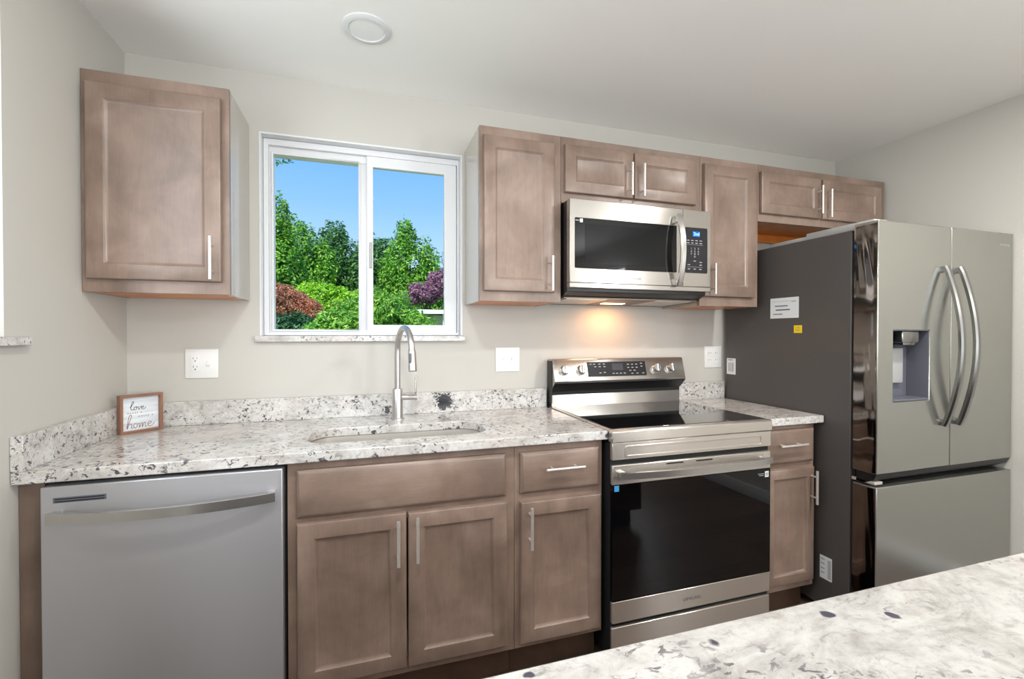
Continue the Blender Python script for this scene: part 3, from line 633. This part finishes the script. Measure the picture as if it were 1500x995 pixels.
obj('bottom_grille', B((F0 + .01, F1 - .01, -.76, -.70, .0, .055)), 'black', t)
def fh(x, parent):
    hp = []
    for i in range(33):
        s = i / 32; hp.append((x, FY_ - .012 - .060 * math.sin(PI * s) ** .85, .878 + s * .686))
    def f(bm):
        sweep(bm, hp, [(-.013, -.004), (-.008, -.010), (.008, -.010), (.013, -.004), (.011, .008), (-.011, .008)], (1, 0, 0))
        for z in (.890, 1.552): box(bm, x - .011, x + .011, FY_ - .022, FY_ + .0005, z - .013, z + .013, .003)
    obj('handle', f, 'dark_nickel', parent)
fh(3.277, dl); fh(3.372, dr_)
text('logo', 'SAMSUNG', .016, (3.705, FY_ - .0003, 1.682), 'print', dr_)
for hx_ in (F0 + .02, F1 - .10): obj('hinge_cover', B((hx_, hx_ + .08, -.83, -.52, 1.7195, 1.752, .004)), 'hinge', t)
obj('top_cover', B((F0 + .03, F1 - .03, -.60, -.30, 1.7192, 1.742, .003)), 'hinge', t)
obj('door_hinge', B((F0 + .004, F0 + .05, -.85, -.755, .650, .662, .001)), 'nickel', t)
def sticker(name, y0, y1, z0, z1, mat, lines, label, rot=0):
    s = obj(name, B((F0 - .0004, F0 + .001, min(y0, y1), max(y0, y1), z0, z1)), mat, cab, label=label)
    if lines: obj('print', lambda bm: [box(bm, F0 - .0007, F0 - .0004, min(a, b), max(a, b), c, d) for a, b, c, d in lines], 'ink', s)
sticker('label_sticker', -.338, -.500, 1.353, 1.455, 'paper', [(-.365, -.44, 1.412, 1.417), (-.37, -.452, 1.392, 1.398), (-.355, -.41, 1.372, 1.376), (-.46, -.485, 1.432, 1.434), (-.35, -.49, 1.437, 1.4378)], 'white energy label')
sticker('label_sticker', -.475, -.518, 1.279, 1.316, 'yellow', [(-.485, -.507, 1.305, 1.3065), (-.485, -.507, 1.297, 1.2985), (-.485, -.507, 1.290, 1.2915)], 'small yellow sticker')
sticker('label_sticker', -.040, -.105, 1.045, 1.136, 'paper', [(-.05, -.085, 1.125, 1.129), (-.055, -.06, 1.06, 1.11), (-.07, -.074, 1.06, 1.112), (-.083, -.088, 1.06, 1.112)], 'white torn tag')
sticker('label_sticker', -.617, -.674, .158, .262, 'paper', [(-.622, -.640, .245, .248), (-.622, -.640, .225, .228), (-.622, -.640, .203, .206), (-.622, -.640, .183, .186)] + [(-.655, -.670, .168 + i * .006, .1705 + i * .006) for i in range(14)], 'white barcode label')

# ------------------------------------------------------------------ outlets and switches
def plate(label, cx, cz, w_, h_, kinds, cat):
    t = thing('wall_outlet' if cat == 'outlet' else 'light_switch', (cx, -.003, cz - h_ / 2), label, cat)
    obj('cover_plate', B((cx - w_ / 2, cx + w_ / 2, -.006, -.0003, cz - h_ / 2, cz + h_ / 2, .002)), 'white_pl', t)
    for dx, k in kinds:
        x = cx + dx
        if k == 'decora':
            obj('receptacle', B((x - .0165, x + .0165, -.0085, -.005, cz - .033, cz + .033, .001)), 'white_pl', t)
            def sl(bm, x=x):
                for s in (-1, 1):
                    zc = cz + s * .017
                    box(bm, x - .0075, x - .0055, -.0088, -.008, zc + .001, zc + .009); box(bm, x + .0055, x + .0075, -.0088, -.008, zc + .002, zc + .008); lathe(bm, (x, -.008, zc - .006), (0, -1, 0), [(.0028, 0), (.0028, .0008)], 10)
            obj('socket_slots', sl, 'ink', t)
        elif k == 'duplex':
            for s in (-1, 1):
                zc = cz + s * .020
                def fc(bm, x=x, zc=zc): prism(bm, rect(x - .017, x + .017, zc - .0145, zc + .0145, .009, 5), [], 'y', -.0078, -.005)
                obj('receptacle', fc, 'white_pl', t)
                obj('socket_slots', B((x - .0075, x - .0055, -.0082, -.0075, zc - .001, zc + .007), (x + .0055, x + .0075, -.0082, -.0075, zc, zc + .006)), 'ink', t)
        else:
            obj('switch_toggle', lambda bm, x=x: (box(bm, x - .0065, x + .0065, -.0075, -.005, cz - .014, cz + .014, .001), box(bm, x - .004, x + .004, -.017, -.006, cz + .001 if k == 'up' else cz - .010, cz + .010 if k == 'up' else cz - .001, .001)), 'white_pl', t)
    for dx, k in kinds:
        for s in (-1, 1): obj('screw', lambda bm: lathe(bm, (cx + dx, -.006, cz + s * .046), (0, -1, 0), [(.003, 0), (.0028, .0007)], 10), 'white_pl', t)
plate('white double outlet and switch plate beside the left corner above the framed sign', .257, 1.152, .118, .120, [(-.023, 'decora'), (.023, 'down')], 'outlet')
plate('white two-toggle switch plate between the window and the range', 1.572, 1.147, .124, .120, [(-.023, 'up'), (.023, 'up')], 'light switch')
plate('white four-socket outlet plate beside the refrigerator, above the short counter', 2.8185, 1.142, .118, .124, [(-.023, 'duplex'), (.023, 'duplex')], 'outlet')

# ------------------------------------------------------------------ framed sign
t = thing('framed_sign', (.0975, -.1205, ZC), 'small wood-framed love makes a house a home sign on the left counter', 'sign')
t.rotation_euler = (0, 0, 0)
A0, A1 = Vector((.0485, -.172, ZC + .0004)), Vector((.147, -.078, ZC + .0004)); ux = (A1 - A0).normalized(); uy = Vector((-ux.y, ux.x, 0)); SW, SH = (A1 - A0).length, .142
SM = Matrix(((ux.x, uy.x, 0, A0.x), (ux.y, uy.y, 0, A0.y), (0, 0, 1, A0.z), (0, 0, 0, 1)))
def onsign(f):
    b = bmesh.new(); f(b); b.transform(SM); return b
obj('frame', onsign(lambda bm: prism(bm, rect(0, SW, 0, SH), [rect(.009, SW - .009, .009, SH - .009)], 'y', 0, .028)), 'signwood', t, bev=.0008)
obj('panel', onsign(lambda bm: box(bm, .0085, SW - .0085, .017, .022, .0085, SH - .0085)), 'signpanel', t)
love = [[(0, 2), (1.2, 3.5), (2.2, 5.6), (1.7, 6.2), (.9, 4.4), (.5, 1.5), (1.2, .2), (2.2, .8)], [(3.6, 2.2), (2.8, 2.2), (2.3, 1.2), (2.8, .2), (3.7, .5), (4, 1.5), (3.6, 2.3), (4.8, 2)], [(4.8, 2.2), (5.3, .2), (6.4, 2.3), (6.9, 1.9)], [(6.9, 1.1), (8, 1.5), (8, 2.3), (7.3, 2.2), (6.9, 1.1), (7.4, .2), (8.6, .5), (9.6, 1.5)]]
home = [[(0, 1), (1.2, 3), (2.0, 5.8), (1.4, 6.2), (.8, 4), (.3, 0), (1, 1.8), (1.8, 2.3), (2.1, 1.5), (1.9, .3), (2.6, .4)], [(3.9, 2.2), (3.1, 2), (2.8, 1), (3.4, .1), (4.2, .8), (4.1, 1.8), (4.9, 1.8)], [(5, 2.2), (5, .1), (5.8, 2.1), (6.2, 1.8), (6.1, .1), (6.9, 2.1), (7.4, 1.8), (7.3, .2), (8, .5)], [(8.3, 1.1), (9.5, 1.5), (9.5, 2.3), (8.7, 2.2), (8.3, 1.1), (8.8, .2), (10, .5), (11, 1.6)]]
def script_strokes(strokes, ox, oz, s, r):
    def f(bm):
        for st in strokes:
            P = [Vector((ox + a * s, .0172, oz + b * s)) for a, b in st]; Q = []
            for i in range(len(P) - 1):
                p0, p1, p2, p3 = P[max(i - 1, 0)], P[i], P[i + 1], P[min(i + 2, len(P) - 1)]
                for k in range(5):
                    u = k / 5; Q.append(.5 * ((2 * p1) + (-p0 + p2) * u + (2 * p0 - 5 * p1 + 4 * p2 - p3) * u * u + (-p0 + 3 * p1 - 3 * p2 + p3) * u ** 3))
            Q.append(P[-1]); tube(bm, Q, r, 6)
    return onsign(f)
obj('lettering_love', script_strokes(love, .036, .083, .0053, .0011), 'inkblack', t); obj('lettering_home', script_strokes(home, .024, .015, .0082, .0011), 'browninkk', t)
RS = Matrix(((ux.x, uy.x, 0, 0), (ux.y, uy.y, 0, 0), (0, 0, 1, 0), (0, 0, 0, 1))) @ Matrix.Rotation(PI / 2, 4, 'X')
for nm, s_, u, v in (('lettering_makes_a', 'M A K E S   A', .050, .073), ('lettering_house_a', 'H O U S E   A', .085, .058)):
    text(nm, s_, .0085, SM @ Vector((u, .0168, v)), 'ink', t, facing=RS)

# ------------------------------------------------------------------ ceiling lights
def downlight(x, y, on, label):
    t = thing('recessed_light', (x, y, H - .012), label, 'ceiling light')
    obj('trim_ring', lambda bm: lathe(bm, (x, y, H), (0, 0, -1), [(.086, 0), (.086, .003), (.080, .007), (.064, .008), (.062, .005), (.062, .0005)], 48), 'white_trim', t)
    obj('diffuser', lambda bm: lathe(bm, (x, y, H - .003), (0, 0, -1), [(.0615, 0), (.0615, .002), (.0, .003)], 40), 'diff_on' if on else 'diffuser', t)
    return t
downlight(.905, -.437, False, 'round white recessed ceiling light above the sink window')
for i, (x, y) in enumerate(CEIL):
    downlight(x, y, True, ['lit recessed ceiling light above the island left part', 'lit recessed ceiling light above the island right end', 'added unseen ceiling fill light at the rear left of the room', 'added unseen ceiling fill light at the rear right of the room'][i])
    lamp('recessed_light_glow', 'AREA', (x, y, H - .012), (0, 0, 0), CEIL_W[i], (1, .965, .915), shape='DISK', size=.13)

# ------------------------------------------------------------------ outside
GZ = -.6
struct('ground', B((-40, 50, .6, 60, GZ - .2, GZ)), 'grass')
def crown(bm, rng, blobs, n, size, elong=1.0, shell=.55):
    """leaves scattered in lumpy blobs; blobs = (x,y,z,rx,ry,rz)"""
    wts = [b[3] * b[5] for b in blobs]; vs = []; fs = []
    for i in range(n):
        b = rng.choices(blobs, wts)[0]
        d = Vector((rng.gauss(0, 1), rng.gauss(0, 1), rng.gauss(0, 1))).normalized(); r = shell + (1 - shell) * rng.random() ** .5
        r *= 1 + .18 * math.sin(d.x * 7 + b[0] * 3) * math.sin(d.z * 8 + b[2] * 5)
        p = Vector((b[0] + d.x * b[3] * r, b[1] + d.y * b[4] * r, b[2] + d.z * b[5] * r))
        if p.z < GZ + .02: p.z = GZ + .02 + rng.random() * .2
        nrm_ = (d + Vector((rng.uniform(-1, 1), rng.uniform(-1, 1), rng.uniform(-.3, 1.2)))).normalized()
        a = nrm_.orthogonal().normalized(); a.rotate(Matrix.Rotation(rng.random() * 6.28, 3, nrm_)); c = nrm_.cross(a)
        s = size * rng.uniform(.6, 1.3); a = a * s * elong; c = c * s * .55
        k = len(vs); vs += [p - a, p + c * .8 - nrm_ * s * .12, p + a, p - c * .8 - nrm_ * s * .12]; fs.append((k, k + 1, k + 2, k + 3))
    return vs, fs
def plant(name, label, cat, mat, seed, base, blobs, n, size, elong=1.0, trunk=None, group=None, leafname='foliage'):
    rng = random.Random(seed); t = thing(name, base, label, cat, group)
    bl = []
    for b in blobs:
        bl.append(b)
        for _ in range(7):
            d = Vector((rng.gauss(0, 1), rng.gauss(0, 1), rng.gauss(.3, .8))).normalized(); q = rng.uniform(.3, .5)
            bl.append((b[0] + d.x * b[3] * .8, b[1] + d.y * b[4] * .8, b[2] + d.z * b[5] * .8, b[3] * q, b[4] * q, b[5] * q))
    vs, fs = crown(None, rng, bl, n, size, elong)
    me = bpy.data.meshes.new(leafname); me.from_pydata([v - Vector(base) for v in vs], [], fs); me.materials.append(M[mat])
    o = bpy.data.objects.new(leafname, me); COL.objects.link(o); o.parent = t; o['kind'] = 'stuff'
    r0 = trunk or .06
    def tr(bm):
        c = blobs[0]; B0 = Vector(base); top = Vector((c[0], c[1], c[2] + c[5] * .3))
        tube(bm, [B0, B0.lerp(top, .35) + Vector((r0 * .8, 0, 0)), B0.lerp(top, .7), top], [r0 * 1.2, r0, r0 * .7, r0 * .3], 10)
        for b in bl[1:9]:
            q = Vector(b[:3]); s = B0.lerp(top, rng.uniform(.35, .75)); tube(bm, [s, s.lerp(q, .5) + Vector((0, 0, r0)), q], [r0 * .45, r0 * .3, r0 * .12], 6)
    obj('trunk', tr, 'bark', t)
    return t
def at(px, py, D):     # point of the garden at distance D from the kitchen camera's plane (used for measuring only)
    a = math.atan((px - 750) / 674.67) + .3093; return .8948 + math.tan(a) * D, -2.1945 + D, 1.2701 + (490.6 - py) / 674.67 * D * (.9525 + math.tan(a) * .3044)
G = 'leafy trees behind the garden'
def treeat(label, mat, seed, px, ptop, D, w, n=9000, size=.16, low=.25, **k):
    x, y, z = at(px, ptop, D); h = z - GZ; cz = GZ + h * (.5 + low / 2)
    bl = [(x, y, cz, w, w * .9, z - cz - .1), (x - w * .45, y - .3, GZ + h * .42, w * .7, w * .7, h * .32), (x + w * .5, y + .3, GZ + h * .40, w * .7, w * .7, h * .32)]
    return plant('tree', label, 'tree', mat, seed, (x, y, GZ), bl, n, size, trunk=.16, **k)
treeat('tall green tree at the left edge of the window view', 'leaf_mid', 1, 401, 298, 20, 1.05, 20000, .085)
treeat('bright green tree second from the left in the window view', 'leaf_mid', 2, 445, 322, 25, 1.35, 20000, .10)
treeat('green tree left of the window mullion, behind the lime shrub', 'leaf_dark', 3, 492, 334, 28, 1.8, 20000, .11)
treeat('dark green tree just right of the window mullion', 'leaf_dark', 4, 552, 345, 27, 1.6, 18000, .11)
treeat('tallest airy green tree in the middle of the right pane', 'leaf_mid', 5, 601, 332, 24, 1.35, 18000, .095)
treeat('thin-topped green tree at the right edge of the window view', 'leaf_dark', 6, 652, 368, 26, 1.5, 9000, .10)
for i, (px, pt) in enumerate(((380, 350), (425, 372), (470, 380), (520, 376), (575, 378), (625, 400), (690, 380))):
    treeat(['dark tree in the rear row beyond the left edge tree', 'dark rear tree behind the left tall tree', 'dark rear tree behind the bright green tree', 'dark rear tree peeking out beside the window mullion', 'dark rear tree between the right pane trees', 'dark rear tree above the purple tree', 'dark rear tree beyond the right window edge'][i], 'leaf_deep', 20 + i, px, pt, 36, 2.6, 9000, .22)
def C(px, py, D, *r):      # a blob centre with its radii
    return (*at(px, py, D), *r)
plant('shrub', 'salmon-red leaved shrub at the lower left of the window view', 'shrub', 'leaf_red', 31, (*at(425, 500, 9.5)[:2], GZ), [C(418, 446, 9.5, .38, .35, .33), C(448, 455, 9.6, .32, .3, .26), C(400, 452, 9.4, .3, .3, .3)], 16000, .026)
plant('shrub', 'dark green shrub below the salmon-red leaves', 'shrub', 'leaf_deep', 35, (*at(425, 500, 8.4)[:2], GZ), [C(418, 490, 8.4, .55, .4, .36)], 9000, .035)
plant('shrub', 'bright lime-green shrub in the middle of the left pane', 'shrub', 'leaf_lime', 32, (*at(486, 500, 12)[:2], GZ), [C(470, 448, 12, .62, .5, .52), C(515, 452, 12, .72, .6, .50), C(450, 440, 12.2, .4, .4, .38)], 18000, .042)
plant('shrub', 'rounded green shrub with drooping leaves in front of the others', 'shrub', 'leaf_bush', 33, (*at(545, 500, 7)[:2], GZ), [C(560, 474, 7, .55, .5, .50), C(500, 488, 6.8, .44, .4, .38), C(602, 484, 7, .38, .4, .27), C(468, 500, 6.7, .3, .3, .26)], 30000, .028, 1.5)
plant('tree', 'purple-leaved small tree at the right of the window view', 'tree', 'leaf_pur', 34, (*at(640, 500, 19)[:2], GZ), [C(622, 430, 19, .62, .6, .42), C(650, 418, 19, .70, .7, .60), C(604, 438, 19, .35, .35, .28)], 14000, .055, trunk=.08)
# overhanging branch
rng = random.Random(8); t = thing('tree', (-2.2, 4.6, GZ), 'leafy branch of a near tree hanging into the top left pane corner', 'tree')
bx, by, bz = at(414, 238, 6.4)
obj('trunk', lambda bm: (tube(bm, [(-2.2, 4.6, GZ), (-2.1, 4.55, 1.5), (-2.0, 4.5, 3.2), (-1.9, 4.4, 4.4)], [.16, .13, .1, .05], 10), tube(bm, [(-2.0, 4.5, 3.3), (-1.2, 4.3, 3.65), (bx - .1, by, bz + .10), (bx + .12, by, bz + .02)], [.04, .025, .012, .004], 8)), 'bark', t)
vs, fs = crown(None, rng, [(bx - .3, by, bz + .12, .3, .2, .14), (bx - .05, by, bz + .05, .18, .15, .10), (bx + .07, by, bz + .05, .07, .1, .07), (-1.9, 4.4, 4.2, .8, .8, .7)], 1900, .026, 1.3, .1)
me = bpy.data.meshes.new('foliage'); me.from_pydata([v - Vector((-2.2, 4.6, GZ)) for v in vs], [], fs); me.materials.append(M['leaf_dark']); o = bpy.data.objects.new('foliage', me); COL.objects.link(o); o.parent = t; o['kind'] = 'stuff'
# neighbouring house with a low white eave
hx, hy, hz = at(606, 455, 15)
t = thing('neighbour_house', (hx + 2.6, hy + 1.5, GZ), 'pale neighbouring house with a low white eave beyond the garden', 'house')
obj('wall', B((hx + .75, hx + 6, hy + .8, hy + 2.4, GZ, hz - .11)), 'house', t)
def roof(bm): prism(bm, [(hx - .15, hz - .06), (hx - .15, hz + .10), (hx + 2.9, hz + .75), (hx + 6.5, hz + .10), (hx + 6.5, hz - .06)], [], 'y', hy, hy + 4.6)
def roof2(bm): prism(bm, [(hy - .1, hz - .08), (hy - .1, hz + .01), (hy + 1.3, hz + .10), (hy + 2.6, hz + .01), (hy + 2.6, hz - .08)], [], 'x', hx - .15, hx + 6.5)
obj('roof', roof2, 'shingle', t)
obj('fascia', B((hx - .17, hx + 6.52, hy - .14, hy - .10, hz - .10, hz + .03)), 'roofw', t)
obj('porch_post', B((hx + .95, hx + 1.05, hy + .05, hy + .15, GZ, hz - .08)), 'roofw', t); obj('porch_post', B((hx + 3.0, hx + 3.1, hy + .05, hy + .15, GZ, hz - .08)), 'roofw', t)
obj('window', B((hx + 1.4, hx + 2.3, hy + .78, hy + .82, .6, hz - .5)), 'glass_black', t)
